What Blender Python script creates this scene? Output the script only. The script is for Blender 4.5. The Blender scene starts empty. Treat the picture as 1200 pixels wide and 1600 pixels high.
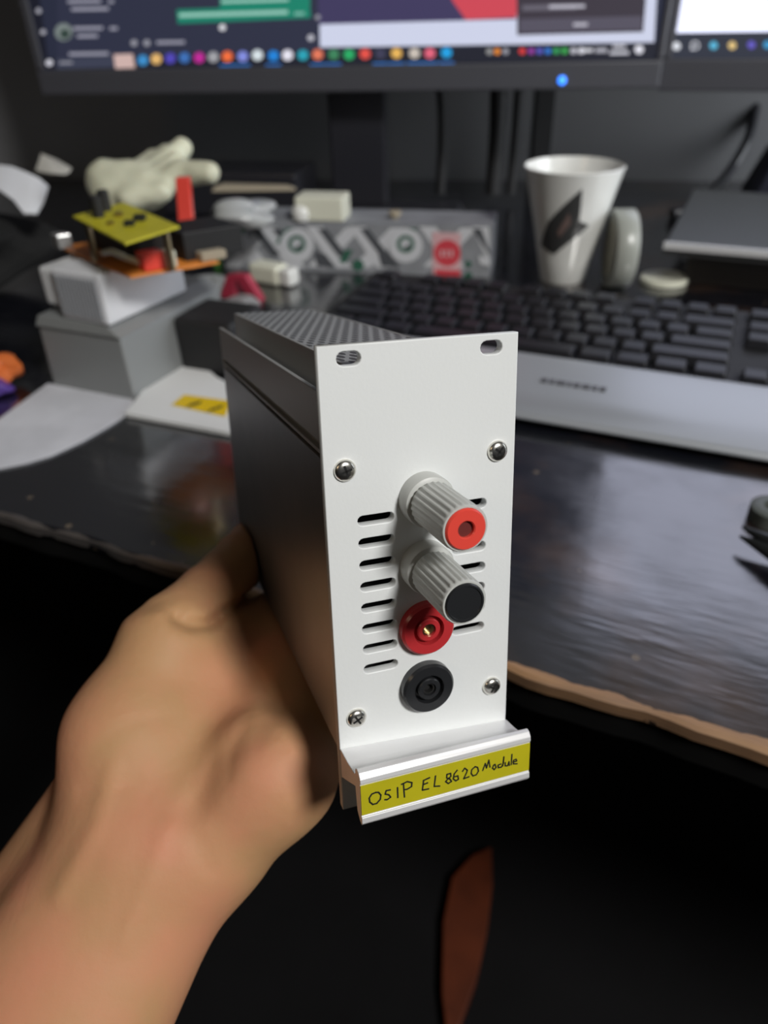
import bpy, bmesh, math, random
import numpy as np
from mathutils import Vector, Matrix
random.seed(7)
S = bpy.context.scene
COL = S.collection

# ------------------------------------------------------------ camera, world, lights, exposure
HC = 0.242                      # camera above the desk top
DT = 0.74                       # desk top above the floor
FPX = 1162.6                    # focal length in pixels of the 1200x1600 frame
MC = np.array([[0.99957, -0.0294, 0.0], [-0.01666, -0.56653, 0.82387], [-0.02422, -0.82352, -0.56677]])  # camera(x right,y down,z fwd) -> world
cam_d = bpy.data.cameras.new('camera'); cam = bpy.data.objects.new('camera', cam_d); COL.objects.link(cam)
cm = Matrix(((MC[0][0], -MC[0][1], -MC[0][2]), (MC[1][0], -MC[1][1], -MC[1][2]), (MC[2][0], -MC[2][1], -MC[2][2]))).to_4x4()
cm.translation = (0, 0, DT + HC); cam.matrix_world = cm
cam_d.sensor_fit = 'VERTICAL'; cam_d.sensor_height = 36; cam_d.lens = 36 * FPX / 1600
cam_d.clip_start = 0.01; cam_d.clip_end = 30
cam_d.dof.use_dof = True; cam_d.dof.focus_distance = 0.185; cam_d.dof.aperture_fstop = 11
S.camera = cam

w = bpy.data.worlds.new('world'); S.world = w; w.use_nodes = True
w.node_tree.nodes['Background'].inputs[0].default_value = (0.8, 0.85, 1, 1)
w.node_tree.nodes['Background'].inputs[1].default_value = 0.018

def area(name, loc, target, size, power, col):
    l = bpy.data.lights.new(name, 'AREA'); l.shape = 'DISK'; l.size = size; l.energy = power; l.color = col
    o = bpy.data.objects.new(name, l); COL.objects.link(o); o.location = loc
    o.rotation_euler = (Vector(target) - Vector(loc)).to_track_quat('-Z', 'Y').to_euler(); return o
area('ceiling_lamp_light', (1.0, -1.05, 2.33), (0.05, 0.3, 0.8), 0.45, 45, (1.0, 0.985, 0.955))
area('wall_fill_light', (1.35, 0.55, 1.12), (0.66, 1.2, 0.84), 1.0, 8.0, (0.9, 0.95, 1.0)).data.spread = math.radians(110)  # added fill brightening the right of the back wall, not a visible lamp
area('room_lamp_light', (-1.1, -0.9, 1.9), (-0.05, 0.2, 0.8), 0.5, 1.5, (1.0, 0.78, 0.52))
vs = S.view_settings
vs.view_transform = 'Standard'; vs.look = 'None'; vs.exposure = 0.0; vs.gamma = 1.0; vs.use_curve_mapping = False

# ------------------------------------------------------------ helpers
def ray(u, v): return MC @ np.array([(u - 600) / FPX, (v - 800) / FPX, 1.0])
def at(u, v, h=0.0):            # point of height h over the desk top
    r = ray(u, v); s = (h - HC) / r[2]; return Vector((r[0] * s, r[1] * s, DT + h))
def atz(u, v, z):               # point at depth z (metres)
    r = ray(u, v) * z; return Vector((r[0], r[1], r[2] + DT + HC))
def onpl(u, v, p, n):           # point on the plane through p with normal n
    r = Vector(ray(u, v)); o = Vector((0, 0, DT + HC)); return o + r * ((p - o).dot(n) / r.dot(n))

def mat(name, col, rough=0.5, metal=0.0, spec=0.5, var=0.0, vscale=40, bump=0.0, bscale=200, coat=0.0, emis=None, es=1.0, sss=0.0):
    m = bpy.data.materials.new(name); m.use_nodes = True; nt = m.node_tree; b = nt.nodes['Principled BSDF']
    b.inputs['Base Color'].default_value = (*col, 1); b.inputs['Roughness'].default_value = rough
    b.inputs['Metallic'].default_value = metal; b.inputs['Specular IOR Level'].default_value = spec
    b.inputs['Coat Weight'].default_value = coat; b.inputs['Coat Roughness'].default_value = 0.1
    if emis: b.inputs['Emission Color'].default_value = (*emis, 1); b.inputs['Emission Strength'].default_value = es
    if sss: b.inputs['Subsurface Weight'].default_value = sss; b.inputs['Subsurface Scale'].default_value = 0.006; b.inputs['Subsurface Radius'].default_value = (1, .35, .2)
    tc = nt.nodes.new('ShaderNodeTexCoord')
    if var:
        n = nt.nodes.new('ShaderNodeTexNoise'); n.inputs['Scale'].default_value = vscale; n.inputs['Detail'].default_value = 5
        nt.links.new(tc.outputs['Object'], n.inputs['Vector'])
        r = nt.nodes.new('ShaderNodeValToRGB')
        r.color_ramp.elements[0].position = .35; r.color_ramp.elements[1].position = .65
        r.color_ramp.elements[0].color = (*[c * (1 - var) for c in col], 1)
        r.color_ramp.elements[1].color = (*[min(1, c * (1 + var)) for c in col], 1)
        nt.links.new(n.outputs['Fac'], r.inputs[0]); nt.links.new(r.outputs[0], b.inputs['Base Color'])
    if bump:
        n = nt.nodes.new('ShaderNodeTexNoise'); n.inputs['Scale'].default_value = bscale; n.inputs['Detail'].default_value = 4
        nt.links.new(tc.outputs['Object'], n.inputs['Vector'])
        bp = nt.nodes.new('ShaderNodeBump'); bp.inputs['Strength'].default_value = bump; bp.inputs['Distance'].default_value = 0.001
        nt.links.new(n.outputs['Fac'], bp.inputs['Height']); nt.links.new(bp.outputs[0], b.inputs['Normal'])
    return m

class MB:
    """collects shapes; build() links them as ONE mesh object"""
    def __init__(s): s.v = []; s.f = []; s.m = []; s.c = []
    def add(s, vs_, fs, mi=0, col=None):
        k = len(s.v); s.v += [tuple(v) for v in vs_]
        for f in fs: s.f.append([i + k for i in f]); s.m.append(mi); s.c.append(col)
        return s
    def box(s, x0, x1, y0, y1, z0, z1, mi=0, T=None):
        vs_ = [Vector((x, y, z)) for z in (z0, z1) for y in (y0, y1) for x in (x0, x1)]
        if T: vs_ = [T @ v for v in vs_]
        return s.add(vs_, [(0, 2, 3, 1), (4, 5, 7, 6), (0, 1, 5, 4), (2, 6, 7, 3), (0, 4, 6, 2), (1, 3, 7, 5)], mi)
    def hexa(s, bot, top, mi=0):        # bottom / top loops of points
        n = len(bot); return s.add(list(bot) + list(top), [tuple(range(n))[::-1], tuple(range(n, 2 * n))] + [(i, (i + 1) % n, n + (i + 1) % n, n + i) for i in range(n)], mi)
    def lathe(s, prof, n=32, axis='z', c=(0, 0, 0), mi=0, rib=None):   # prof: (radius, height)
        vs_ = []; c = Vector(c)
        for j, (r, h) in enumerate(prof):
            for i in range(n):
                a = 2 * math.pi * i / n; rr = r
                if rib and rib[0] <= j <= rib[1] and i % 4 >= 2: rr = r - rib[2]
                p = (rr * math.cos(a), rr * math.sin(a), h)
                if axis == 'y': p = (p[0], h, p[1])
                if axis == 'x': p = (h, p[0], p[1])
                vs_.append(c + Vector(p))
        fs = [(j * n + i, j * n + (i + 1) % n, (j + 1) * n + (i + 1) % n, (j + 1) * n + i) for j in range(len(prof) - 1) for i in range(n)]
        fs += [tuple(range(n))[::-1], tuple(range((len(prof) - 1) * n, len(prof) * n))]
        return s.add(vs_, fs, mi)
    def tube(s, pts, r, n=8, mi=0):
        pts = [Vector(p) for p in pts]; rs = r if isinstance(r, (list, tuple)) else [r] * len(pts); vs_ = []
        up = Vector((0.13, 0.21, 0.97))
        for i, p in enumerate(pts):
            t = (pts[min(i + 1, len(pts) - 1)] - pts[max(i - 1, 0)]).normalized()
            a = t.cross(up); a = a.normalized() if a.length > .05 else t.cross(Vector((1, 0, 0))).normalized(); b = t.cross(a)
            vs_ += [p + (a * math.cos(2 * math.pi * k / n) + b * math.sin(2 * math.pi * k / n)) * rs[i] for k in range(n)]
        fs = [(j * n + i, j * n + (i + 1) % n, (j + 1) * n + (i + 1) % n, (j + 1) * n + i) for j in range(len(pts) - 1) for i in range(n)]
        fs += [tuple(range(n))[::-1], tuple(range((len(pts) - 1) * n, len(pts) * n))]
        return s.add(vs_, fs, mi)
    def build(s, name, mats, parent=None, smooth=0, bevel=0, loc=None, rot=None, fix=True):
        me = bpy.data.meshes.new(name); me.from_pydata(s.v, [], s.f)
        for m in (mats if isinstance(mats, (list, tuple)) else [mats]): me.materials.append(m)
        for p, mi in zip(me.polygons, s.m): p.material_index = mi
        if any(c is not None for c in s.c):
            ca = me.color_attributes.new('col', 'FLOAT_COLOR', 'CORNER')
            for p, c in zip(me.polygons, s.c):
                for li in p.loop_indices: ca.data[li].color = (*(c or (0, 0, 0)), 1)
        if fix:
            bm = bmesh.new(); bm.from_mesh(me); bmesh.ops.recalc_face_normals(bm, faces=bm.faces); bm.to_mesh(me); bm.free()
        if smooth:
            for p in me.polygons: p.use_smooth = True
            try: me.set_sharp_from_angle(angle=math.radians(smooth))
            except Exception: pass
        o = bpy.data.objects.new(name, me); COL.objects.link(o)
        if parent: o.parent = parent
        if loc is not None: o.location = loc
        if rot is not None: o.rotation_euler = rot
        if bevel:
            b = o.modifiers.new('bevel', 'BEVEL'); b.width = bevel; b.segments = 2; b.limit_method = 'ANGLE'
        return o

def tag(o, label, cat, group=None):
    o['label'] = label; o['category'] = cat
    if group: o['group'] = group
    return o
def struct(o): o['kind'] = 'structure'; return o
def empty(name, loc=(0, 0, 0), rz=0.0):
    o = bpy.data.objects.new(name, None); COL.objects.link(o); o.location = loc; o.rotation_euler = (0, 0, rz); o.empty_display_size = .02
    return o
def rect_dir(a, b): d = b - a; return math.atan2(d.y, d.x)

# smooth signed-distance bodies (hand, glove) turned into one surface by surface nets
def cone_d(P, a, b, ra, rb):
    ab = b - a; L2 = ab @ ab + 1e-12; t = np.clip(((P - a) @ ab) / L2, 0, 1)
    return np.linalg.norm(P - a - t[:, None] * ab, axis=1) - (ra + (rb - ra) * t)
def smin(a, b, k):
    h = np.clip(.5 + .5 * (b - a) / k, 0, 1); return b * (1 - h) + a * h - k * h * (1 - h)
def nets(fn, lo, hi, step):
    lo = np.array(lo); n = np.ceil((np.array(hi) - lo) / step).astype(int) + 1
    ax = [lo[i] + step * np.arange(n[i]) for i in range(3)]
    G = np.stack(np.meshgrid(*ax, indexing='ij'), -1).reshape(-1, 3)
    D = np.concatenate([fn(G[i:i + 200000]) for i in range(0, len(G), 200000)]).reshape(n)
    s = D < 0
    cnt = np.zeros(n - 1); acc = np.zeros(tuple(n - 1) + (3,))
    for ax_ in range(3):
        o = [(i, j) for i in (0, 1) for j in (0, 1)]; oa = [a for a in range(3) if a != ax_]
        for i, j in o:
            st = [0, 0, 0]; st[oa[0]] = i; st[oa[1]] = j; st2 = list(st); st2[ax_] = 1
            sl = tuple(slice(st[a], st[a] + n[a] - 1) for a in range(3)); sl2 = tuple(slice(st2[a], st2[a] + n[a] - 1) for a in range(3))
            A, B = D[sl], D[sl2]; cr = (A < 0) != (B < 0); t = np.where(cr, A / np.where(cr, A - B, 1), 0)
            p = np.zeros(A.shape + (3,)); p[..., oa[0]] = i; p[..., oa[1]] = j; p[..., ax_] = t
            acc += p * cr[..., None]; cnt += cr
    idx = -np.ones(n - 1, int); m = cnt > 0; idx[m] = np.arange(m.sum())
    V = (np.stack(np.nonzero(m), 1) + acc[m] / cnt[m][:, None]) * step + lo
    F = []
    for ax_ in range(3):
        b_, c_ = (ax_ + 1) % 3, (ax_ + 2) % 3
        sl = [slice(1, n[a] - 1) for a in range(3)]; sl[ax_] = slice(0, n[ax_] - 1); sl2 = list(sl); sl2[ax_] = slice(1, n[ax_])
        A, B = s[tuple(sl)], s[tuple(sl2)]; q = np.stack(np.nonzero(A != B), 1)
        off = np.ones(3, int); off[ax_] = 0; q0 = q + off; fl = A[tuple(q.T)]
        def I(db, dc):
            z = q0.copy(); z[:, b_] -= db; z[:, c_] -= dc; return idx[tuple(z.T)]
        Q = np.stack([I(1, 1), I(0, 1), I(0, 0), I(1, 0)], 1); Q[~fl] = Q[~fl][:, ::-1]; F.append(Q)
    return V, np.concatenate(F)
def sdf_object(name, fn, lo, hi, step, m, parent=None, relax=4):
    V, F = nets(fn, lo, hi, step)
    me = bpy.data.meshes.new(name); me.from_pydata(V.tolist(), [], F.tolist()); me.materials.append(m)
    for p in me.polygons: p.use_smooth = True
    o = bpy.data.objects.new(name, me); COL.objects.link(o)
    if parent: o.parent = parent
    sm = o.modifiers.new('smooth', 'SMOOTH'); sm.factor = .5; sm.iterations = relax
    return o

# ------------------------------------------------------------ materials
M_white = mat('white_plastic', (.74, .76, .76), .42, bump=.05, bscale=900)
M_alu = mat('aluminium', (.36, .36, .36), .42, metal=.85, bump=.08, bscale=600, var=.06)
M_rail = mat('rail_aluminium', (.40, .40, .395), .42, metal=.3, bump=.08, bscale=600)  # paler, less metallic aluminium: light on the rails put into the material
M_alu_light = mat('bright_aluminium', (.78, .78, .79), .38, metal=.35)
M_dark_alu = mat('dark_aluminium', (.10, .105, .11), .5, metal=.5)
M_chrome = mat('chrome', (.8, .78, .72), .25, metal=1)
M_grey_pl = mat('light_grey_plastic', (.50, .51, .49), .4, bump=.03)
M_red = mat('red_plastic', (.46, .03, .035), .25)
M_redorange = mat('coral_red_plastic', (.75, .07, .05), .25)
M_black = mat('black_plastic', (.018, .019, .021), .25)
M_hole = mat('hole_dark', (.004, .004, .004), .8)
M_redhole = mat('dark_red', (.12, .015, .012), .6)
M_brass = mat('nickel_brass', (.5, .4, .25), .3, metal=1)
M_yellow = mat('yellow_tape', (.48, .43, .012), .4, var=.04, vscale=80)
M_ink = mat('black_ink', (.012, .014, .01), .6)
M_wall = mat('wall_paint', (.16, .16, .165), .7, var=.1, vscale=3)
M_blackgloss = mat('black_gloss_plastic', (.02, .02, .025), .28)
M_bezel = mat('bezel_plastic', (.06, .06, .07), .42)
M_blackmat = mat('black_matte', (.010, .010, .011), .6)
M_silver = mat('silver_plastic', (.40, .42, .45), .32, metal=.35)
M_key = mat('key_plastic', (.009, .0095, .013), .38)
M_ceramic = mat('white_ceramic', (.72, .72, .69), .12)
M_paper = mat('paper', (.72, .73, .76), .7)
M_grey = mat('grey_metal', (.25, .26, .26), .5, metal=.3)
M_cream = mat('cream_plastic', (.70, .70, .58), .45)
M_latex = mat('cream_latex', (.62, .62, .47), .5, bump=.3, bscale=60, var=.08, vscale=20, sss=.1)
M_orange = mat('orange_board', (.72, .24, .04), .45, var=.15, vscale=30)
M_ypcb = mat('yellow_board', (.50, .45, .02), .35, var=.08, vscale=60)
M_kraft = mat('cardboard', (.35, .30, .22), .8)

# ------------------------------------------------------------ room shell
e0, e1 = at(0, 803), at(1200, 1165)
EA = rect_dir(e0, e1)                                  # desk edge direction (about -25 deg)
ex = Vector((math.cos(EA), math.sin(EA), 0)); ey = Vector((-ex.y, ex.x, 0))
struct(MB().box(-4, 4, -3, 3, -.05, 0).build('floor', mat('floor_dark', (.005, .0048, .0055), .85, spec=.2, var=.2, vscale=6)))
wn = math.radians(-9)
struct(MB().box(-4, 4, 0, .1, 0, 2.7).build('wall_back', M_wall, loc=(0, 1.31, 0), rot=(0, 0, wn)))
struct(MB().box(-.1, 0, -4, 3, 0, 2.7).build('wall_left', mat('dark_brown_paint', (.02, .017, .014), .8), loc=(-2.4, 0, 0)))
struct(MB().box(-4, 4, -3, 3, 2.7, 2.75).build('ceiling', mat('ceiling_paint', (.12, .115, .11), .8)))

# desk: dark lacquered board, its worn front edge shows the wood
def desk_material():
    m = bpy.data.materials.new('black_lacquer_worn'); m.use_nodes = True; nt = m.node_tree; b = nt.nodes['Principled BSDF']; N = nt.nodes.new; L = nt.links.new
    tc = N('ShaderNodeTexCoord'); sp = N('ShaderNodeSeparateXYZ'); L(tc.outputs['Object'], sp.inputs[0])
    n1 = N('ShaderNodeTexNoise'); n1.inputs['Scale'].default_value = 22; n1.inputs['Detail'].default_value = 6; L(tc.outputs['Object'], n1.inputs['Vector'])
    ma = N('ShaderNodeMath'); ma.operation = 'MULTIPLY_ADD'; ma.inputs[1].default_value = -.014; ma.inputs[2].default_value = .0095; L(n1.outputs['Fac'], ma.inputs[0])
    lt = N('ShaderNodeMath'); lt.operation = 'LESS_THAN'; L(sp.outputs['Y'], lt.inputs[0]); L(ma.outputs[0], lt.inputs[1])
    # brown stains and pale flecks
    n2 = N('ShaderNodeTexNoise'); n2.inputs['Scale'].default_value = 9; n2.inputs['Detail'].default_value = 4; n2.inputs['Roughness'].default_value = .6; L(tc.outputs['Object'], n2.inputs['Vector'])
    r2 = N('ShaderNodeValToRGB'); r2.color_ramp.elements[0].position = .48; r2.color_ramp.elements[0].color = (.005, .0055, .009, 1)
    r2.color_ramp.elements[1].position = .72; r2.color_ramp.elements[1].color = (.07, .035, .018, 1); sx_ = N('ShaderNodeMapRange'); sx_.inputs['From Min'].default_value = -.10; sx_.inputs['From Max'].default_value = .04; sx_.inputs['To Min'].default_value = .55; L(sp.outputs['X'], sx_.inputs['Value'])
    sm_ = N('ShaderNodeMath'); sm_.operation = 'MULTIPLY'; L(n2.outputs['Fac'], sm_.inputs[0]); L(sx_.outputs[0], sm_.inputs[1]); L(sm_.outputs[0], r2.inputs[0])
    v = N('ShaderNodeTexVoronoi'); v.inputs['Scale'].default_value = 38; L(tc.outputs['Object'], v.inputs['Vector'])
    l2 = N('ShaderNodeMath'); l2.operation = 'LESS_THAN'; l2.inputs[1].default_value = .075; L(v.outputs['Distance'], l2.inputs[0])
    mx0 = N('ShaderNodeMixRGB'); L(l2.outputs[0], mx0.inputs[0]); L(r2.outputs[0], mx0.inputs[1]); mx0.inputs[2].default_value = (.13, .10, .07, 1)
    wv = N('ShaderNodeTexNoise'); wv.inputs['Scale'].default_value = 60; mp = N('ShaderNodeMapping'); mp.inputs['Scale'].default_value = (.25, 3, 3); L(tc.outputs['Object'], mp.inputs[0]); L(mp.outputs[0], wv.inputs['Vector'])
    rw = N('ShaderNodeValToRGB'); rw.color_ramp.elements[0].color = (.10, .035, .01, 1); rw.color_ramp.elements[1].color = (.46, .22, .05, 1); L(wv.outputs['Fac'], rw.inputs[0])
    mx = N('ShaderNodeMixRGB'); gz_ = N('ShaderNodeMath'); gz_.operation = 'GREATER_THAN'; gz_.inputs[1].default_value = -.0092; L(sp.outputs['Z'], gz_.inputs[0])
    left_shade = N('ShaderNodeMapRange'); left_shade.inputs['From Min'].default_value = -.12; left_shade.inputs['From Max'].default_value = .02; left_shade.inputs['To Min'].default_value = .06; L(sp.outputs['X'], left_shade.inputs['Value'])  # bare wood dims toward the left: shade there painted into the colour
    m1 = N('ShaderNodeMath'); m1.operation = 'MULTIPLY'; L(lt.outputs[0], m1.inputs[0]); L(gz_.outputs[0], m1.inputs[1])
    m2 = N('ShaderNodeMath'); m2.operation = 'MULTIPLY'; L(m1.outputs[0], m2.inputs[0]); L(left_shade.outputs[0], m2.inputs[1])
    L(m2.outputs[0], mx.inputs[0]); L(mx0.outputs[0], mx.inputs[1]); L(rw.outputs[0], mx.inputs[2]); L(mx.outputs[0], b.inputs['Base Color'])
    n3 = N('ShaderNodeTexNoise'); n3.inputs['Scale'].default_value = 30; n3.inputs['Detail'].default_value = 6; L(tc.outputs['Object'], n3.inputs['Vector'])
    rr = N('ShaderNodeMapRange'); rr.inputs['To Min'].default_value = .10; rr.inputs['To Max'].default_value = .28; rr.inputs['From Min'].default_value = .3; rr.inputs['From Max'].default_value = .7
    L(n3.outputs['Fac'], rr.inputs['Value']); mr = N('ShaderNodeMath'); mr.operation = 'MAXIMUM'; L(rr.outputs[0], mr.inputs[0])
    l3 = N('ShaderNodeMath'); l3.operation = 'MULTIPLY'; l3.inputs[1].default_value = .7; L(lt.outputs[0], l3.inputs[0]); L(l3.outputs[0], mr.inputs[1]); L(mr.outputs[0], b.inputs['Roughness'])
    b.inputs['Specular IOR Level'].default_value = .5; b.inputs['IOR'].default_value = 2.5; b.inputs['Coat Weight'].default_value = .4; b.inputs['Coat Roughness'].default_value = .05
    n4 = N('ShaderNodeTexNoise'); n4.inputs['Scale'].default_value = 70; n4.inputs['Detail'].default_value = 5; mp4 = N('ShaderNodeMapping'); mp4.inputs['Scale'].default_value = (.4, 2, 1); L(tc.outputs['Object'], mp4.inputs[0]); L(mp4.outputs[0], n4.inputs['Vector'])
    bp = N('ShaderNodeBump'); bp.inputs['Strength'].default_value = .3; bp.inputs['Distance'].default_value = .0009; L(n4.outputs['Fac'], bp.inputs['Height']); L(bp.outputs[0], b.inputs['Normal'])
    return m
wd = Vector((math.cos(wn), math.sin(wn), 0)); wnn = Vector((-wd.y, wd.x, 0)); pm = (e0 + e1) / 2; pm.z = 0
def back_y(x): return ((Vector((0, 1.31, 0)) - pm - ex * x).dot(wnn) - .003) / ey.dot(wnn)
mb = MB(); nx = 300; xs = [-1.6 + 3.0 * i / nx for i in range(nx + 1)]
def edge_y(x):
    rs = .0012 * math.sin(x * 31) + .0009 * math.sin(x * 83 + 1) + .0006 * math.sin(x * 190 + 2)
    return rs - (.004 * math.exp(-((x - .23) / .035) ** 2))
vs_ = []
for x in xs:
    y = edge_y(x)
    yb = back_y(x)
    vs_ += [(x, yb, -.025), (x, yb, 0), (x, y + .03, 0), (x, y + .0015, 0), (x, y, -.002), (x, y + .0012, -.009), (x, y + .004, -.0095), (x, y + .004, -.025)]
fs = []; fs2 = []
for i in range(nx):
    for k in range(8): (fs if k < 5 else fs2).append((i * 8 + k, i * 8 + (k + 1) % 8, (i + 1) * 8 + (k + 1) % 8, (i + 1) * 8 + k))
fs += [tuple(range(8)), tuple(nx * 8 + 7 - k for k in range(8))]
mb.add(vs_, fs)
for f in fs2: mb.f.append(f); mb.m.append(1); mb.c.append(None)
desk = empty('desk', (0, 0, 0))
tag(desk, 'black lacquered desk with scratched glossy top and chipped wooden front edge', 'desk')
p0 = (e0 + e1) / 2
desk.location = (p0.x, p0.y, 0); desk.rotation_euler = (0, 0, EA)
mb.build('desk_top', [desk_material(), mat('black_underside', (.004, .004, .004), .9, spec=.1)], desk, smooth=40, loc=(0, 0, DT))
for sx in (-1.5, 1.3): MB().box(sx - .03, sx + .03, .06, 1.2, 0, DT - .0255).build('leg_panel', M_blackmat, desk, bevel=.002)

# ------------------------------------------------------------ the instrument module held in the hand
mm = .001
R3 = Matrix(((.94451, .0002, .32848), (.3178, .25243, -.91394), (-.0831, .96761, .23836)))
mod = empty('instrument_module'); Rm = R3.to_4x4()
base = Vector((10.08, 149.47, -127.45)) * mm + Vector((0, 0, DT + HC))
Rm.translation = base; mod.matrix_world = Rm
tag(mod, 'white-fronted aluminium electronics module with binding posts, held in the hand', 'module')
sc = lambda L: [tuple(c * mm for c in p) for p in L]

def flat_with_holes(outer, holes, z0, z1, bev=0.0):
    cu = bpy.data.curves.new('tmp', 'CURVE'); cu.dimensions = '2D'; cu.fill_mode = 'BOTH'; cu.extrude = (z1 - z0) / 2 - bev; cu.bevel_depth = bev; cu.bevel_resolution = 1
    cu.offset = -bev
    for L in [outer] + holes:
        sp = cu.splines.new('POLY'); sp.points.add(len(L) - 1); sp.use_cyclic_u = True
        for p, q in zip(sp.points, L): p.co = (q[0], q[1], 0, 1)
    o = bpy.data.objects.new('tmp', cu); COL.objects.link(o); bpy.context.view_layer.update()
    me = bpy.data.meshes.new_from_object(o.evaluated_get(bpy.context.evaluated_depsgraph_get()))
    bpy.data.objects.remove(o)
    for v in me.vertices: v.co.z += (z0 + z1) / 2
    return me
def stadium(cx, cy, w_, h_, n=6):
    r = h_ / 2; L = []
    for sgn, a0 in ((1, -90), (-1, 90)):
        for i in range(n + 1):
            a = math.radians(a0 + 180 * i / n); L.append((cx + sgn * (w_ / 2 - r) + r * math.cos(a), cy + r * math.sin(a)))
    return L
holes = [stadium(-18.1, 61.0, 5.9, 3.3), stadium(18.1, 61.0, 5.9, 3.3)]
for k in range(8):
    y = 21.3 - 6.0 * k
    holes.append(stadium(-12.8, y, 9.6, 2.6)); 
    holes.append(stadium(12.8, y, 9.6, 2.6))
holes = [h for i, h in enumerate(holes) if i != 17]      # the lowest right slot is not there
me = flat_with_holes([(-25.4 * mm, -64.2 * mm), (25.4 * mm, -64.2 * mm), (25.4 * mm, 64.2 * mm), (-25.4 * mm, 64.2 * mm)], [sc(h) for h in holes], -3 * mm, 0, .25 * mm)
me.materials.append(M_white); fp = bpy.data.objects.new('front_panel', me); COL.objects.link(fp); fp.parent = mod
fp['label'] = 'smooth white front panel with vent slots'

# body: extruded rails, side plates, perforated cover
def perforated():
    m = mat('perforated_aluminium', (.42, .43, .44), .45, metal=.3); nt = m.node_tree; N = nt.nodes.new; L = nt.links.new; b = nt.nodes['Principled BSDF']
    tc = N('ShaderNodeTexCoord'); outs = []
    for off in ((0, 0, 0), (.5, 0, .5)):
        s = N('ShaderNodeVectorMath'); s.operation = 'MULTIPLY_ADD'; s.inputs[1].default_value = (290, 0, 95); s.inputs[2].default_value = off; L(tc.outputs['Object'], s.inputs[0])
        f = N('ShaderNodeVectorMath'); f.operation = 'FRACTION'; L(s.outputs[0], f.inputs[0])
        d = N('ShaderNodeVectorMath'); d.operation = 'DISTANCE'; d.inputs[1].default_value = (.5, 0, .5); L(f.outputs[0], d.inputs[0]); outs.append(d)
    mn = N('ShaderNodeMath'); mn.operation = 'MINIMUM'; L(outs[0].outputs['Value'], mn.inputs[0]); L(outs[1].outputs['Value'], mn.inputs[1])
    lt = N('ShaderNodeMath'); lt.operation = 'LESS_THAN'; lt.inputs[1].default_value = .26; L(mn.outputs[0], lt.inputs[0])
    mx = N('ShaderNodeMixRGB'); mx.inputs[1].default_value = (.42, .43, .44, 1); mx.inputs[2].default_value = (.10, .10, .105, 1); L(lt.outputs[0], mx.inputs[0]); L(mx.outputs[0], b.inputs['Base Color'])
    return m
NB = -171 * mm; NF = -3.2 * mm
def ext(name, prof, m, label=None, z0=NB, z1=NF, bevel=.0002):
    prof = sc(prof); mb = MB(); mb.hexa([(x, y, z0) for x, y in prof], [(x, y, z1) for x, y in prof])
    o = mb.build(name, m, mod, bevel=bevel)
    if label: o['label'] = label
    return o
for sg in (-1, 1):
    q = lambda L: [(sg * x, y) for x, y in L]
    ext('side_plate', q([(24, -49), (24, 36), (22.4, 36), (22.4, -49)]), M_alu)
    # rail: groove, ridge, groove, outer wall, channel floor, inner wall
    ext('side_rail', q([(22.3, 36.1), (22.6, 37.4), (24.2, 37.4), (24.2, 38.4), (22.6, 38.4), (22.6, 40.4), (24.2, 40.4), (24.2, 53), (22.9, 53), (22.9, 44.5), (17.2, 44.5), (17.2, 58.6), (16.0, 58.6), (16.0, 43.3), (21.2, 43.3), (21.2, 36.1)]), M_rail, 'grooved rail along the upper edge')
ext('perforated_cover', [(-15.9, 57.6), (15.9, 57.6), (15.9, 58.5), (-15.9, 58.5)], perforated(), 'finely perforated grey top cover', bevel=0)
ext('bottom_plate', [(-22.3, -49), (22.3, -49), (22.3, -47.5), (-22.3, -47.5)], M_alu)
MB().box(-23.8 * mm, 23.8 * mm, -48.8 * mm, 43 * mm, NB - .0015, NB).build('rear_panel', M_white, mod)
MB().box(-21 * mm, 21 * mm, -40 * mm, 40 * mm, -.150, -.012).build('circuit_block', M_hole, mod)

# screws with cross recess
def screw(x, y, a):
    mb = MB(); mb.lathe([(2.75 * mm, 0), (2.75 * mm, .5 * mm), (2.35 * mm, 1.1 * mm), (1.6 * mm, 1.45 * mm), (.9 * mm, 1.5 * mm)], 28)
    for k in range(2):
        T = Matrix.Rotation(a + k * math.pi / 2, 4, 'Z'); mb.box(-1.5 * mm, 1.5 * mm, -.28 * mm, .28 * mm, 1.2 * mm, 1.53 * mm, 1, T)
    o = mb.build('screw', [M_chrome, M_hole], mod, smooth=35, loc=(x * mm, y * mm, 0)); o['label'] = 'small chrome cross-head screw'
for x, y, a in ((-20.3, 34.9, .3), (20.3, 34.9, .9), (-20.3, -34.7, .5), (20.3, -34.7, 1.1)): screw(x, y, a)

def binding_post(y, capm, hollow, lab):
    mb = MB(); mb.lathe(sc([(6.8, 0), (6.8, 4.0), (6.5, 4.7), (5.4, 5.2)]), 48)
    o = mb.build('binding_post', M_grey_pl, mod, smooth=35, loc=(0, y * mm, 0)); o['label'] = lab
    mb = MB(); mb.lathe(sc([(4.8, 5.2), (5.5, 5.5), (5.9, 6.1), (5.85, 10.5), (5.8, 22.8), (5.6, 23.7), (5.4, 24), (5.0, 24), (5.0, 23.2), (.1, 23.2)]), 96, rib=(2, 4, .42 * mm))
    mb.build('post_barrel', M_grey_pl, o, smooth=50)
    mb = MB()
    if hollow: mb.lathe(sc([(4.97, 23.25), (4.97, 24.2), (4.6, 24.7), (2.2, 24.7), (1.95, 24.4), (1.95, 23.3)]), 40)
    else: mb.lathe(sc([(4.97, 23.25), (4.97, 24.2), (4.7, 24.6), (4.3, 24.6), (4.1, 24.3), (.1, 24.3)]), 40)
    c = mb.build('post_cap', capm, o, smooth=35)
    if hollow:
        MB().lathe(sc([(1.94, 23.25), (1.94, 23.6), (.1, 23.6)]), 24).build('cap_hole', M_redhole, o)
    return o
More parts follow.
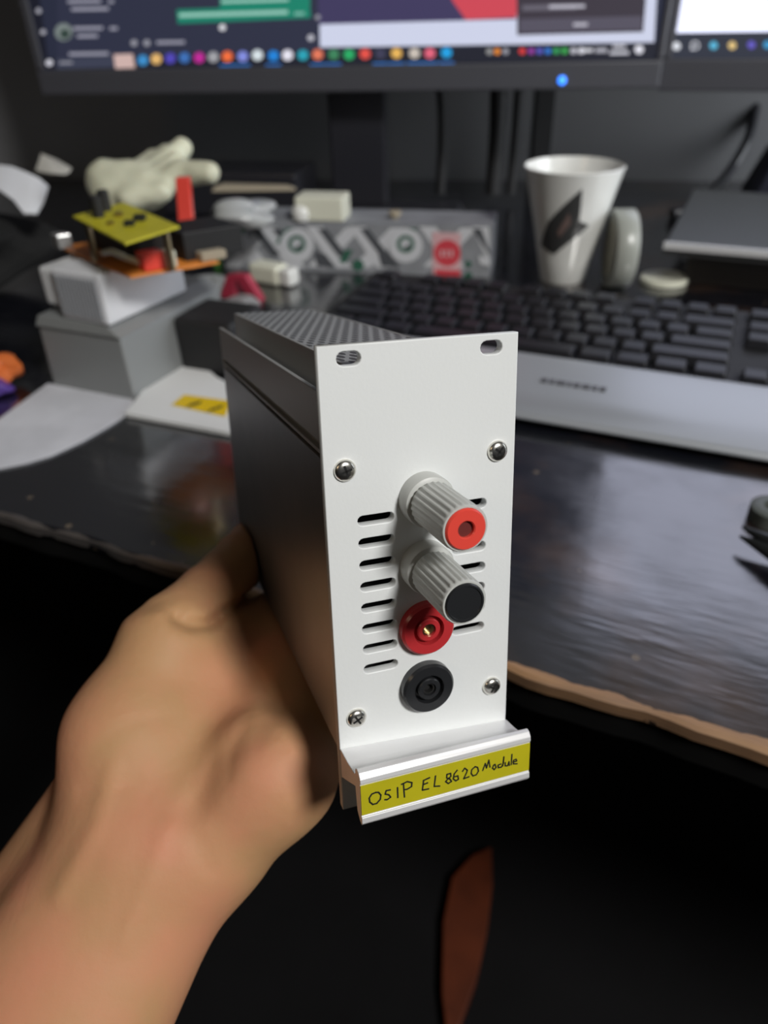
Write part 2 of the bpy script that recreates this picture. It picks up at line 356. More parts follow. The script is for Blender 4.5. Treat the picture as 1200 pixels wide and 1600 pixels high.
binding_post(25.2, M_redorange, True, 'ribbed grey binding post with a red hollow cap')
binding_post(6.9, M_black, False, 'ribbed grey binding post with a black cap')
def socket(y, m, lab, hexed):
    mb = MB(); mb.lathe(sc([(7.5, 0), (7.5, 2.2), (6.9, 2.9), (4.3, 2.9), (4.2, 1.0), (3.3, 1.0), (3.3, 2.6), (3.0, 2.9), (1.9, 2.9), (1.8, .6)]), 48)
    o = mb.build('banana_socket', m, mod, smooth=35, loc=(0, y * mm, 0)); o['label'] = lab
    mb = MB(); mb.lathe(sc([(1.78, .2), (1.78, 2.2), (1.3, 2.2), (1.3, .7)]), 24).build('socket_contact', M_brass if hexed else M_hole, o, smooth=35)
socket(-11.1, M_red, 'round red banana socket', True); socket(-29.3, M_black, 'round black banana socket', False)

# pull handle with the hand-lettered yellow tape
prof = [(0, -45.6), (6, -45.0), (11.2, -44.0), (11.9, -43.6), (12.6, -41.3), (13.6, -40.7), (14.8, -40.9), (15.9, -42.2), (16.1, -43.4), (15.6, -43.7), (15.6, -53.7), (16.1, -54.0), (16.2, -55.6), (15.5, -56.6), (14.2, -56.2), (12.6, -54.4), (11.8, -47.6), (0, -55)]
def sh(x, n, y): return (x * mm, (y - 2 * x / 25.4) * mm, (n - 2 * x / 25.4 * n / 16) * mm)
mb = MB(); X0, X1 = -25.3, 25.6
mb.hexa([sh(X0, n, y) for n, y in prof], [sh(X1, n, y) for n, y in prof])
hd = mb.build('pull_handle', M_alu_light, mod, bevel=.00018); hd['label'] = 'brushed aluminium pull handle across the panel foot'
TXT = [[(-21.2, -47.2), (-22.3, -47.4), (-23.0, -48.4), (-22.9, -49.7), (-22.1, -50.7), (-21.0, -50.7), (-20.0, -49.7), (-19.8, -48.4), (-20.4, -47.4), (-21.2, -47.2)], [(-17.1, -47.6), (-18.3, -47.5), (-18.6, -48.5), (-17.6, -49.0), (-17.1, -49.9), (-18.1, -50.4), (-18.8, -50.2)], [(-15.1, -47.4), (-15.1, -50.7)], [(-13.4, -46.7), (-13.2, -51.1)], [(-14.0, -46.8), (-12.3, -46.4), (-11.0, -47.1), (-11.1, -48.3), (-12.4, -48.8), (-13.2, -48.7)], [(-7.6, -47.4), (-8.0, -50.4)], [(-7.7, -47.4), (-5.8, -47.0)], [(-7.8, -48.7), (-6.4, -48.5)], [(-8.0, -50.4), (-6.1, -50.5)], [(-4.1, -46.9), (-4.5, -50.2), (-2.8, -50.6)], [(0.4, -47.4), (-0.7, -47.4), (-0.8, -48.5), (0.2, -49.2), (0.7, -50.1), (-0.3, -50.5), (-1.1, -49.6), (-0.3, -48.9), (0.5, -48.4), (0.4, -47.4)], [(2.4, -46.9), (1.5, -47.9), (1.2, -49.4), (2.0, -50.3), (2.8, -50.0), (2.6, -48.8), (1.4, -48.9)], [(4.0, -47.8), (4.7, -46.9), (5.5, -47.8), (5.2, -48.7), (4.4, -50.3), (6.1, -50.1)], [(7.9, -47.3), (6.9, -48.0), (6.7, -49.2), (7.3, -50.2), (8.3, -50.1), (9.0, -49.1), (8.7, -47.8), (7.9, -47.3)], [(10.3, -49.3), (11.1, -47.1), (11.5, -48.8), (12.2, -46.3), (12.6, -48.8)], [(13.8, -48.4), (13.4, -49.3), (14.0, -50.0), (14.6, -49.4), (14.2, -48.3), (13.8, -48.4)], [(16.2, -48.7), (15.2, -48.8), (15.3, -49.7), (16.3, -49.8), (16.9, -48.7), (17.0, -46.5), (16.7, -49.6)], [(17.5, -48.6), (17.5, -49.7), (18.3, -49.9), (18.7, -48.6), (18.9, -50.0)], [(19.6, -46.4), (19.5, -49.9)], [(20.0, -49.2), (21.3, -49.1), (21.0, -48.4), (20.2, -48.6), (20.2, -49.8), (21.5, -50.1)]]
mb = MB(); mb.hexa([sh(x, n, y) for x, n, y in ((-25.2, 15.62, -44.2), (25.5, 15.62, -44.2), (25.5, 15.62, -53.3), (-25.2, 15.62, -53.3))], [sh(x, n, y) for x, n, y in ((-25.2, 15.8, -44.2), (25.5, 15.8, -44.2), (25.5, 15.8, -53.3), (-25.2, 15.8, -53.3))])
for s in TXT:                                   # marker strokes as thin flat ribbons
    for a, b in zip(s[:-1], s[1:]):
        a_ = Vector(a); b_ = Vector(b); d = (b_ - a_).normalized(); p = Vector((-d.y, d.x)) * .23; a_ = a_ - d * .12; b_ = b_ + d * .12
        qd = [a_ + p, b_ + p, b_ - p, a_ - p]
        mb.hexa([sh(c.x, 15.8, c.y) for c in qd], [sh(c.x, 15.84, c.y) for c in qd], 1)
lb = mb.build('name_tape', [M_yellow, M_ink], hd); lb['label'] = 'yellow tape lettered OSIP EL8620 Module by hand'

# ------------------------------------------------------------ hand and forearm
def hp(u, v, z): p = atz(u, v, z * mm); return np.array(p)
def mp(x, y, n): return np.array(base + R3 @ Vector((x * mm, y * mm, n * mm)))
def C(a, b, ra, rb, k=8): return (a, b, ra * mm, rb * mm, k * mm)
body = [
    # forearm: two bones side by side
    C(hp(205, 1330, 243), hp(-60, 1760, 222), 25, 31, 10),
    C(hp(255, 1372, 240), hp(60, 1740, 216), 22, 26, 14),
    C(hp(146, 1262, 262), hp(-60, 1610, 250), 17, 25, 14),
    # heel of the hand and palm
    C(hp(250, 1310, 246), hp(330, 1180, 262), 25, 24, 16),
    C(hp(345, 1290, 242), hp(428, 1205, 240), 20, 18.5, 14),
    C(hp(428, 1205, 241), hp(462, 1140, 258), 18, 15, 12),
    C(hp(205, 1150, 252), hp(266, 1012, 266), 19.5, 17, 14),
    C(hp(210, 1250, 248), hp(205, 1150, 252), 19, 19.5, 14),
    C(hp(300, 1080, 278), hp(370, 1130, 276), 22, 24, 14),
    C(mp(-22, -68, -60), mp(-24, -67, -95), 18, 16, 12),
    C(mp(-2, -66, -40), mp(0, -66, -100), 15, 15, 12),
    C(hp(330, 1080, 285), mp(-30, -62, -112), 19, 14, 12),
    # thumb along the left side of the module
    C(hp(295, 1055, 274), hp(378, 985, 304), 19, 14, 9),
    C(hp(262, 1008, 264), hp(328, 934, 288), 16.5, 13, 6),
    C(hp(328, 934, 288), hp(378, 874, 316), 13.0, 11.4, 2.5),
    C(hp(376, 872, 318), hp(396, 835, 336), 10.6, 8.5, 3),
]
for n0, rr in ((-112, 9.5), (-92, 10), (-71, 9.5), (-51, 8.5)):  # four fingers under the body, curled up on its far side
    body += [C(mp(-4, -62, n0 + 4), mp(22, -60, n0 - 4), rr + 1, rr, 4), C(mp(22, -60, n0 - 4), mp(34, -46, n0 - 6), rr, rr - .6, 2), C(mp(34, -46, n0 - 6), mp(33.5, -22, n0 - 7), rr - .8, rr - 1.8, 2)]
RI = np.array(R3.transposed()); BI = np.array(base)
def hand_fn(P):
    d = None
    for a, b, ra, rb, k in body:
        q = cone_d(P, a, b, ra, rb); d = q if d is None else smin(d, q, k)
    # creases: base of the thumb, wrist
    near = d < .006; Pn = P[near]; X = (Pn - np.array([0, 0, DT + HC])) @ MC; Q = np.stack([X[:, 0] / X[:, 2] * FPX + 600, X[:, 1] / X[:, 2] * FPX + 800, np.zeros(len(X))], 1)
    dn = d[near]
    for pts, w_, dep in (((( 272, 966), (300, 978), (330, 975), (350, 958), (395, 930)), 9, 4.2), (((205, 958), (245, 944), (285, 950), (305, 966)), 9, .9), (((225, 950), (262, 936), (290, 930)), 7, .5),
                         (((440, 1105), (395, 1150), (340, 1190), (305, 1260)), 22, 1.8), (((385, 1130), (365, 1165), (355, 1215)), 9, .7), (((150, 1165), (205, 1130), (270, 1120)), 8, .45), (((130, 1235), (210, 1225), (290, 1290), (330, 1360)), 12, .6),
                         (((375, 985), (390, 1040), (420, 1095)), 12, .9), (((90, 1400), (150, 1290), (175, 1200)), 14, -1.0), (((190, 1480), (235, 1370), (260, 1290)), 12, -.7)):
        dm = None
        for a, b in zip(pts[:-1], pts[1:]):
            q = cone_d(Q, np.array([*a, 0.]), np.array([*b, 0.]), 0, 0); dm = q if dm is None else np.minimum(dm, q)
        dn = dn + dep * mm * np.exp(-(dm / w_) ** 2)
    d[near] = dn
    # pressed flat against the module
    L = (P - BI) @ RI.T; c = np.array([0, 2, -87]) * mm; h = np.array([24.6, 51.4, 84.5]) * mm
    q = np.abs(L - c) - h; bx = np.linalg.norm(np.maximum(q, 0), axis=1) + np.minimum(q.max(1), 0)
    return np.maximum(d, -bx + .0003)
def skin():
    m = mat('skin', (.5, .3, .2), .62, spec=.35, sss=.15); nt = m.node_tree; N = nt.nodes.new; L = nt.links.new; b = nt.nodes['Principled BSDF']
    tc = N('ShaderNodeTexCoord'); n = N('ShaderNodeTexNoise'); n.inputs['Scale'].default_value = 28; n.inputs['Detail'].default_value = 3; L(tc.outputs['Object'], n.inputs['Vector'])
    r = N('ShaderNodeValToRGB'); r.color_ramp.elements[0].position = .35; r.color_ramp.elements[1].position = .68
    r.color_ramp.elements[0].color = (.48, .27, .13, 1); r.color_ramp.elements[1].color = (.58, .255, .145, 1)
    L(n.outputs['Fac'], r.inputs[0]); L(r.outputs[0], b.inputs['Base Color'])
    n2 = N('ShaderNodeTexNoise'); n2.inputs['Scale'].default_value = 260; n2.inputs['Detail'].default_value = 4; L(tc.outputs['Object'], n2.inputs['Vector'])
    bp = N('ShaderNodeBump'); bp.inputs['Strength'].default_value = .18; bp.inputs['Distance'].default_value = .001; L(n2.outputs['Fac'], bp.inputs['Height']); L(bp.outputs[0], b.inputs['Normal'])
    return m
allp = np.array([p for c in body for p in c[:2]]); lo = allp.min(0) - .034; hi = allp.max(0) + .034
person = sdf_object('person', hand_fn, lo, hi, .0018, skin(), relax=3)
tag(person, 'bare left hand and forearm reaching in to hold the module from below', 'person')

# ------------------------------------------------------------ monitors
def emission_screen(name):
    m = bpy.data.materials.new(name); m.use_nodes = True; nt = m.node_tree; b = nt.nodes['Principled BSDF']
    a = nt.nodes.new('ShaderNodeVertexColor'); a.layer_name = 'col'
    b.inputs['Base Color'].default_value = (.01, .01, .012, 1); b.inputs['Roughness'].default_value = .35
    nt.links.new(a.outputs[0], b.inputs['Emission Color']); b.inputs['Emission Strength'].default_value = 1.0
    return m
M_screen = emission_screen('lit_screen')
def lin(c): return tuple(((x / 255) / 12.92 if x / 255 < .04045 else ((x / 255 + .055) / 1.055) ** 2.4) for x in c)
class Screen:
    def __init__(s, P, n, root, ang): s.P, s.n, s.root, s.mb, s.k = P, n, root, MB(), 0; s.inv = (Matrix.Translation(root) @ Matrix.Rotation(ang, 4, 'Z')).inverted()
    def q(s, pts, col, k=1.0):
        s.k += 1; L = [s.inv @ (onpl(u, v, s.P, s.n) + s.n * (.00004 * s.k)) for u, v in pts]; s.mb.add(L, [tuple(range(len(L)))], 0, tuple(x * k for x in lin(col)))
    def dot(s, u, v, r, col, k=1.0): s.q([(u + r * math.cos(a * math.pi / 6), v + r * math.sin(a * math.pi / 6)) for a in range(12)], col, k)
    def bar(s, u, v, w_, h_, col, sl=-.016, k=1.0): s.q([(u, v), (u + w_, v + sl * w_), (u + w_, v + sl * w_ + h_), (u, v + h_)], col, k)

# left monitor
A, B = at(72, 109, .18), at(1024, 93, .18); ang = rect_dir(A, B); nrm = Vector((math.sin(ang), -math.cos(ang), 0)); wid = (B - A).length
mon = empty('monitor', (A.x, A.y, DT + .0), ang); tag(mon, 'large dark-bezel monitor showing a chat window and a full row of taskbar icons', 'monitor')
o = MB().box(-.012, wid + .008, .0006, .035, .152, .62).box(-.012, wid + .008, -.004, .001, .152, .1795).box(-.012, -.001, -.004, .001, .18, .62).box(wid + .001, wid + .008, -.004, .001, .18, .62).build('housing', M_bezel, mon, bevel=.002)
s = Screen(A, nrm, Vector((A.x, A.y, DT)), ang); UX = Vector((math.cos(ang), math.sin(ang), 0))
def up(P, h): return P + Vector((0, 0, h))
L0 = [s.inv @ p for p in (A, B, up(B, .42), up(A, .42))]; s.mb.add(L0, [(0, 1, 2, 3)], 0, lin((38, 42, 60)))
s.q([(-20, -160), (40, -160), (75, 92), (62, 92)], (22, 24, 36))
s.q([(90, -160), (497, -160), (500, 78), (90, 92)], (44, 47, 66))
s.q([(497, -160), (1035, -160), (1022, 66), (500, 74)], (205, 210, 232))
s.q([(495, -160), (822, -160), (806, 30), (497, 38)], (62, 56, 92))
s.q([(690, -160), (822, -160), (807, 27), (728, 31), (706, 0)], (205, 70, 84))
s.q([(806, -160), (1022, -160), (1005, 50), (808, 55)], (58, 52, 62))
s.q([(812, 30), (1003, 25), (1003, 46), (812, 51)], (84, 80, 94))
s.q([(816, 8), (900, 6), (900, 15), (816, 17)], (100, 96, 108))
for u, v, w_ in ((858, 8, 56), (896, 36, 22)): s.bar(u, v, w_, 5, (190, 188, 200))
s.q([(276, 15), (484, 8), (486, 28), (278, 37)], (22, 128, 104)); s.q([(344, -14), (484, -18), (485, 8), (344, 13)], (22, 128, 104))
s.bar(280, 21, 170, 6, (150, 200, 186), -.03); s.bar(346, 0, 105, 5, (150, 200, 186), -.03); s.bar(460, 19, 16, 5, (120, 180, 165), -.03)
for u, v, w_ in ((106, 0, 52), (112, 12, 58), (115, 42, 46), (121, 54, 32), (108, 82, 62), (245, 64, 44), (170, 0, 8), (172, 42, 12)): s.bar(u, v, w_, 5, (150, 150, 165))
s.dot(100, 50, 14, (120, 130, 128)); s.dot(102, 53, 8, (50, 66, 60)); s.dot(61, 17, 4, (170, 170, 180)); s.dot(68, 50, 4, (170, 170, 180))
for u in (210, 230): s.dot(u, 67, 5, (150, 150, 160))
s.dot(348, 43, 5, (225, 225, 230)); s.dot(486, 59, 5, (190, 190, 200)); s.dot(497, 27, 4, (150, 150, 160))
s.q([(62, 92), (1030, 66), (1030, 92), (66, 110)], (28, 30, 42))
s.q([(88, 92), (178, 88), (180, 105), (90, 108)], (58, 62, 80)); s.q([(178, 85), (208, 84), (212, 106), (181, 107)], (205, 176, 170))
s.bar(94, 96, 20, 4, (140, 140, 150))
ic = [(78, 98, (215, 215, 225)), (224, 94, (60, 140, 200)), (245, 92, (225, 180, 110)), (267, 91, (80, 70, 180)), (289, 90, (60, 110, 180)), (312, 90, (190, 40, 150)), (334, 89, (160, 160, 165)), (356, 88, (240, 110, 60)), (380, 88, (130, 140, 220)), (403, 86, (215, 225, 230)), (428, 87, (30, 130, 215)), (450, 86, (230, 228, 240)), (474, 86, (40, 160, 180)), (497, 85, (225, 120, 90)), (522, 85, (60, 130, 90)), (546, 85, (40, 170, 100)), (571, 84, (225, 80, 70)), (595, 84, (60, 60, 84)), (620, 83, (230, 180, 90)), (648, 83, (200, 190, 180)), (672, 83, (225, 100, 125)), (698, 82, (30, 160, 225))]
for u, v, c in ic: s.dot(u, v, 8.5 if u > 80 else 5, c)
for u in (356, 380, 428, 497, 522, 595, 620, 648, 672, 698): s.q([(u - 12, 101 - (u - 350) * .012), (u + 12, 100.6 - (u - 350) * .012), (u + 12, 103 - (u - 350) * .012), (u - 12, 103.4 - (u - 350) * .012)], (50, 120, 200))
for u, c in ((765, (150, 150, 150)), (777, (235, 140, 50)), (790, (150, 150, 160)), (816, (225, 60, 60)), (830, (150, 60, 160)), (843, (90, 90, 190)), (856, (50, 120, 210)), (869, (50, 160, 90)), (882, (60, 170, 80)), (896, (190, 190, 200)), (908, (220, 220, 230))): s.dot(u, 80 - (u - 800) * .01, 5, c)
s.bar(910, 76, 16, 5, (220, 220, 228)); s.bar(930, 75, 18, 7, (170, 170, 180)); s.bar(957, 70, 20, 5, (200, 200, 210)); s.bar(952, 80, 30, 5, (200, 200, 210)); s.dot(998, 77, 7, (225, 225, 235))
s.mb.build('screen', M_screen, mon, fix=False)
lp = s.inv @ onpl(878, 125, A, nrm)
MB().lathe([(.0045, 0), (.0042, .002), (.002, .003)], 16).build('power_light', mat('blue_led', (.05, .15, .8), emis=(.03, .22, 1.0), es=2.5), mon, loc=(lp.x, -.004, lp.z), rot=(math.pi / 2, 0, 0))
# its stand
cx = (s.inv @ onpl(548, 200, A, nrm)).x
MB().hexa([(cx - .04, .05, .012), (cx + .035, .05, .012), (cx + .035, .075, .012), (cx - .04, .075, .012)], [(cx - .036, .036, .30), (cx + .036, .036, .30), (cx + .036, .062, .30), (cx - .036, .062, .30)]).build('stand_column', M_blackgloss, mon, bevel=.003)
MB().hexa([(cx - .07, -.05, 0), (cx + .15, -.05, 0), (cx + .14, .085, 0), (cx - .06, .085, 0)], [(cx - .06, -.04, .013), (cx + .14, -.04, .013), (cx + .13, .08, .013), (cx - .05, .08, .013)]).build('stand_base', M_blackgloss, mon, bevel=.004)

# right monitor
A2, B2 = at(1050, 91, .18), at(1200, 90.5, .18); ang2 = rect_dir(A2, B2); n2 = Vector((math.sin(ang2), -math.cos(ang2), 0)); w2 = .60
mon2 = empty('monitor', (A2.x, A2.y, DT), ang2); tag(mon2, 'right-hand monitor with a white window, cut off by the picture edge', 'monitor')
MB().box(-.010, w2, .0006, .035, .148, .66).box(-.010, w2, -.004, .001, .148, .1795).box(-.010, -.001, -.004, .001, .18, .66).build('housing', M_bezel, mon2, bevel=.002)
s = Screen(A2, n2, Vector((A2.x, A2.y, DT)), ang2); Bx = A2 + Vector((math.cos(ang2), math.sin(ang2), 0)) * (w2 - .002)
s.mb.add([s.inv @ p for p in (A2, Bx, up(Bx, .47), up(A2, .47))], [(0, 1, 2, 3)], 0, tuple(1.7 * x for x in lin((212, 216, 238))))
lo_ = [A2 + n2 * .00004, Bx + n2 * .00004, up(Bx, .024) + n2 * .00004, up(A2, .024) + n2 * .00004]; s.mb.add([s.inv @ p for p in lo_], [(0, 1, 2, 3)], 0, lin((50, 54, 66))); s.k = 2
for u, v, c in ((1057, 72, (225, 228, 235)), (1115, 71, (90, 180, 215)), (1144, 71, (225, 195, 130)), (1174, 70, (100, 90, 190)), (1199, 70, (60, 150, 200))): s.dot(u, v, 6.5, c)
s.dot(1086, 71, 7, (210, 212, 220)); s.dot(1086, 71, 4.5, (50, 54, 66)); s.bar(1079, 75, 4, 3, (210, 212, 220))
s.mb.build('screen', M_screen, mon2, fix=False)
MB().box(.44, .52, .04, .07, .012, .3).build('stand_column', M_blackgloss, mon2, bevel=.003)
MB().box(.41, .56, -.03, .12, 0, .012).build('stand_base', M_blackgloss, mon2, bevel=.003)

# cables and an upright behind the left monitor
def cable(pts, r, label, m=M_blackgloss, cat='cable', name='cable', group=None):
    P = [Vector(p) for p in pts]; out = []
    for i in range(len(P) - 1):
        a = P[max(i - 1, 0)]; b = P[i]; c = P[i + 1]; d = P[min(i + 2, len(P) - 1)]
        for k in range(6):
            t = k / 6; out.append(.5 * ((2 * b) + (c - a) * t + (2 * a - 5 * b + 4 * c - d) * t * t + (3 * b - a - 3 * c + d) * t ** 3))
    out.append(P[-1]); return tag(MB().tube(out, r, 10).build(name, m, smooth=60), label, cat, group)
cable([atz(1181, 110, 1.10), atz(1180, 170, 1.09), atz(1166, 225, 1.085), atz(1132, 278, 1.075), at(1085, 322, .012), at(1050, 335, .007)], (.0075), 'thick dark cable drooping below the right-hand monitor')
q = at(752, 320, 0)
for k, (u, dz) in enumerate(((690, .0), (762, .02), (790, .01))):
    zb = at(u + (8 if k else -2), 302, .012); zt = Vector((zb.x - .004, zb.y, zb.z + .3))
    cable([zt, zt.lerp(zb, .35) + Vector((.004 * (k - 1), 0, 0)), zt.lerp(zb, .7) + Vector((.003, 0, 0)), zb], (.007, .012, .007)[k], ('thin black cable hanging nearest the monitor column', 'thickest black cable hanging in the middle of three', 'thin black cable hanging nearest the square upright')[k], M_blackmat)
q = at(838, 300, 0)
tag(MB().box(-.013, .013, -.013, .013, 0, .30).build('upright_post', M_blackmat, bevel=.001, loc=(q.x, q.y, DT)), 'square black upright standing behind the left rim of the mug', 'post')

# ------------------------------------------------------------ keyboard
K0 = at(811, 653, .007); K1 = at(1200, 720, .007); ka = rect_dir(K0, K1); kd = Vector((math.cos(ka), math.sin(ka), 0))
kb = empty('keyboard', (K0 - kd * .21 - Vector((0, 0, .007))), ka); tag(kb, 'black computer keyboard with a silver palm rest', 'keyboard')
KL = .56
MB().hexa([(0, .02, .0015), (KL, .02, .0015), (KL, .231, .0015), (0, .231, .0015)], [(0, .0851, .0125), (KL, .0851, .0125), (KL, .229, .020), (0, .229, .020)]).build('key_bed', M_blackmat, kb)
pr = MB(); pf = [(.001, .0055), (-.0005, .0075), (.003, .0105), (.03, .0145), (.075, .0190), (.084, .0185), (.085, .0055)]
pr.hexa([(0, y, z) for y, z in pf], [(KL, y, z) for y, z in pf]); pr.build('palm_rest', M_silver, kb, bevel=.001, smooth=50)['label'] = 'broad silver palm rest'
mk = MB(); x = .213
for w_ in (.006, .005, .008, .004, .006, .007, .005, .006): mk.box(x, x + w_ - .0015, .042, .0475, .0150, .0168); x += w_
mk.build('palm_rest_mark', mat('grey_print', (.08, .08, .09), .5), kb)
U = .0216; keymesh = {}
def key(x, r, w_):
    if w_ not in keymesh:
        W = w_ * U - .0022; mb = MB(); e = .0022
        mb.hexa([(0, 0, 0), (W, 0, 0), (W, U - .0022, 0), (0, U - .0022, 0)], [(e, e, .0075), (W - e, e, .0075), (W - e, U - .0022 - e, .0078), (e, U - .0022 - e, .0078)])
        keymesh[w_] = o = mb.build('key', M_key, kb, bevel=.0008)
    else: o = keymesh[w_].copy(); COL.objects.link(o)
    y = .0895 + r * U + (.005 if r == 5 else 0); o.location = (.012 + x * U, y, .0125 + (y - .08) * .050)
for r, ws in enumerate(([1.25, 1.25, 1.25, 6.25, 1.25, 1.25, 1.25, 1.25], [2.25] + [1] * 10 + [2.75], [1.75] + [1] * 11 + [2.25], [1.5] + [1] * 12 + [1.5], [1] * 13 + [2], [1, -1, 1, 1, 1, 1, -.5, 1, 1, 1, 1, -.5, 1, 1, 1, 1])):
    x = 0
    for w_ in ws:
        if w_ > 0: key(x, r, w_)
        x += abs(w_)
for x, r in ((15.25, 0), (16.25, 0), (17.25, 0), (16.25, 1), (15.25, 3), (16.25, 3), (17.25, 3), (15.25, 4), (16.25, 4), (17.25, 4), (15.25, 5), (16.25, 5), (17.25, 5), (18.5, 1), (18.5, 2), (18.5, 3), (18.5, 4), (19.5, 1), (19.5, 2), (19.5, 3), (19.5, 4)): key(x, r, 1)
key(18.5, 0, 2)
kb.location.z = DT

# ------------------------------------------------------------ mug
mg = at(878, 436, 0); H = .108
mug = empty('coffee_mug', mg, 0); tag(mug, 'tall white tapered coffee mug with a dark angular mark', 'mug')
pf = [(.0210, 0), (.0228, .002), (.0275, .025), (.0365, .065), (.0462, .104), (.0475, H), (.0462, H + .0008), (.0448, .105), (.035, .065), (.0255, .02), (.020, .006), (.001, .005)]
MB().lathe(pf, 64).build('cup', M_ceramic, mug, smooth=45)
def mug_r(z): return np.interp(z, [0, .002, .025, .065, .104, .108], [.0210, .0228, .0275, .0365, .0462, .0475])
def mug_mark(pts, m, dr):                     # dark mark follows the curved wall; (angle deg, height)
    c = Vector(pts[0]) * 0
    for p in pts: c += Vector(p)
    c /= len(pts); mb = MB(); V = []; F = []; n = len(pts)
    ring = []
    rings = 6; pl = []
    for k in range(rings + 1):
        for p in pts:
            for j in range(4):
                nx_ = pts[(pts.index(p) + 1) % n]; q = Vector(p).lerp(Vector(nx_), j / 4); pl.append(c.lerp(q, k / rings))
    N_ = n * 4
    for q in pl:
        a = math.radians(q[0]); r = mug_r(q[1]) + dr; V.append((r * math.sin(a), -r * math.cos(a), q[1]))
    for k in range(rings):
        for i in range(N_): F.append((k * N_ + i, k * N_ + (i + 1) % N_, (k + 1) * N_ + (i + 1) % N_, (k + 1) * N_ + i))
    return mb.add(V, F).build('mark', m, mug, fix=False)
M_mark = mat('mark_dark', (.045, .045, .045), .35)
mug_mark([(-2, .096), (2, .066), (19, .061), (6, .053), (-34, .032), (-66, .038), (-44, .064)], M_mark, .0004)['label'] = 'dark angular mark'
mug_mark([(-14, .074), (-10, .064), (-24, .050), (-30, .054)], mat('mark_brown', (.16, .11, .10), .4), .0008)['label'] = 'brownish inner part of the mark'
# roll of tape standing on edge behind the mug
tp = at(941, 447, 0); tr = empty('tape_roll', (tp.x + .012, tp.y + .0, DT + .0365), 0); tr.rotation_euler = (0, math.radians(90), math.radians(-4)); tag(tr, 'roll of clear tape standing on edge right of the mug', 'tape')
MB().lathe([(.026, -.010), (.0355, -.010), (.0363, -.009), (.0363, .009), (.0355, .010), (.026, .010), (.026, -.0099)], 48).build('tape_winding', mat('clear_tape', (.30, .31, .28), .3), tr, smooth=40)
MB().lathe([(.0225, -.0104), (.0258, -.0104), (.0258, .0104), (.0225, .0104), (.0225, -.0103)], 48).build('core', mat('tape_core', (.28, .27, .22), .7), tr, smooth=40)

# laptop on a dark block, white lid, dark case at the right
l0 = at(1040, 388, .04); l1 = at(1200, 402, .04); la = rect_dir(l0, l1)
lt_ = empty('closed_laptop', (l0.x, l0.y, DT + .034), la); tag(lt_, 'closed dark laptop with bright silver front edge at the right', 'laptop')
MB().hexa([(-.004, 0, 0), (.36, 0, 0), (.36, .25, 0), (-.004, .25, 0)], [(0, .002, .012), (.36, .002, .012), (.36, .25, .012), (0, .25, .012)]).build('lid', mat('laptop_grey', (.10, .105, .11), .4, metal=.4), lt_, bevel=.001)
MB().box(-.002, .36, -.004, .001, .0062, .0122).build('front_trim', M_alu_light, lt_)['label'] = 'silver strip along the front'
tag(MB().box(.02, .34, .03, .24, 0, .0335).build('laptop_riser', mat('brown_black', (.035, .03, .028), .4), loc=(l0.x, l0.y, DT), rot=(0, 0, la), bevel=.002), 'low dark riser block underneath the closed laptop', 'riser')
q = at(1036, 441, .0); tag(MB().lathe([(.020, 0), (.023, .001), (.023, .005), (.021, .0065), (.019, .0055), (.001, .0055)], 40).build('jar_lid', M_cream, loc=(q.x, q.y, DT), smooth=40), 'small round cream lid lying flat behind the keyboard', 'lid')
q = at(1190, 330, 0); tag(MB().hexa([(-.03, -.04, 0), (.11, -.04, 0), (.11, .08, 0), (-.03, .08, 0)], [(.0, -.02, .09), (.10, -.02, .09), (.10, .06, .09), (.0, .06, .09)]).build('carry_case', mat('navy_cloth', (.012, .014, .03), .75, bump=.3), bevel=.02, loc=(q.x, q.y, DT), rot=(0, 0, -.3)), 'dark navy case behind the closed laptop', 'case')

# ------------------------------------------------------------ patterned carton and things around it
b0, b1 = at(352, 418, 0), at(765, 434, 0); ba = rect_dir(b0, b1); bl = (b1 - b0).length; bh = .052; bn = Vector((math.sin(ba), -math.cos(ba), 0))
car = empty('long_carton', b0, ba); tag(car, 'long narrow grey carton printed with diagonal strokes, green rings and red stamp', 'box')
mc = [mat('carton_grey', (.25, .26, .28), .55, var=.1, vscale=50), mat('print_dark', (.07, .075, .085), .6), mat('print_white', (.58, .59, .62), .6), mat('print_green', (.025, .11, .07), .6), mat('print_red', (.62, .05, .07), .6), mat('print_pink', (.66, .40, .42), .6)]
mb = MB(); mb.box(0, bl, 0, .06, 0, bh)
binv = (Matrix.Translation(b0) @ Matrix.Rotation(ba, 4, 'Z')).inverted(); kk = [0]
def pq(pts, mi):
    kk[0] += 1; L = [binv @ onpl(u, v, b0, bn) for u, v in pts]; L = [Vector((min(max(p.x, 0), bl), -.00003 * kk[0] - .0002, min(max(p.z, .0005), bh - .0005))) for p in L]; mb.add(L, [tuple(range(len(L)))], mi)
def pd(u, v, r, mi): pq([(u + r * math.cos(a * math.pi / 10), v + r * math.sin(a * math.pi / 10)) for a in range(20)], mi)
for u in (385, 520, 590, 700): pq([(u + 20, 356), (u + 46, 356), (u - 12, 418), (u - 38, 416)], 2)
for u in (350, 405, 478, 545, 655, 738): pq([(u, 354), (u + 26, 354), (u + 72, 418), (u + 44, 418)], 2)      # pale strokes leaning right
for u in (392, 425, 496, 562, 738): pq([(u, 357), (u + 14, 357), (u + 46, 398), (u + 34, 402)], 1)
for u in (490, 590): pq([(u, 392), (u + 18, 396), (u + 36, 418), (u + 6, 416)], 1)
for u in (375, 448, 640): pq([(u, 356), (u + 12, 356), (u - 6, 380), (u - 18, 380)], 3)
pq([(530, 408), (540, 390), (552, 390), (540, 412)], 3); pd(560, 414, 9, 3)
for u, v in ((464, 383), (634, 383)):
    pd(u, v, 27, 2); pd(u, v - 2, 14, 3); pd(u, v - 2, 8, 2); pd(u + 3, v + 3, 4, 1)
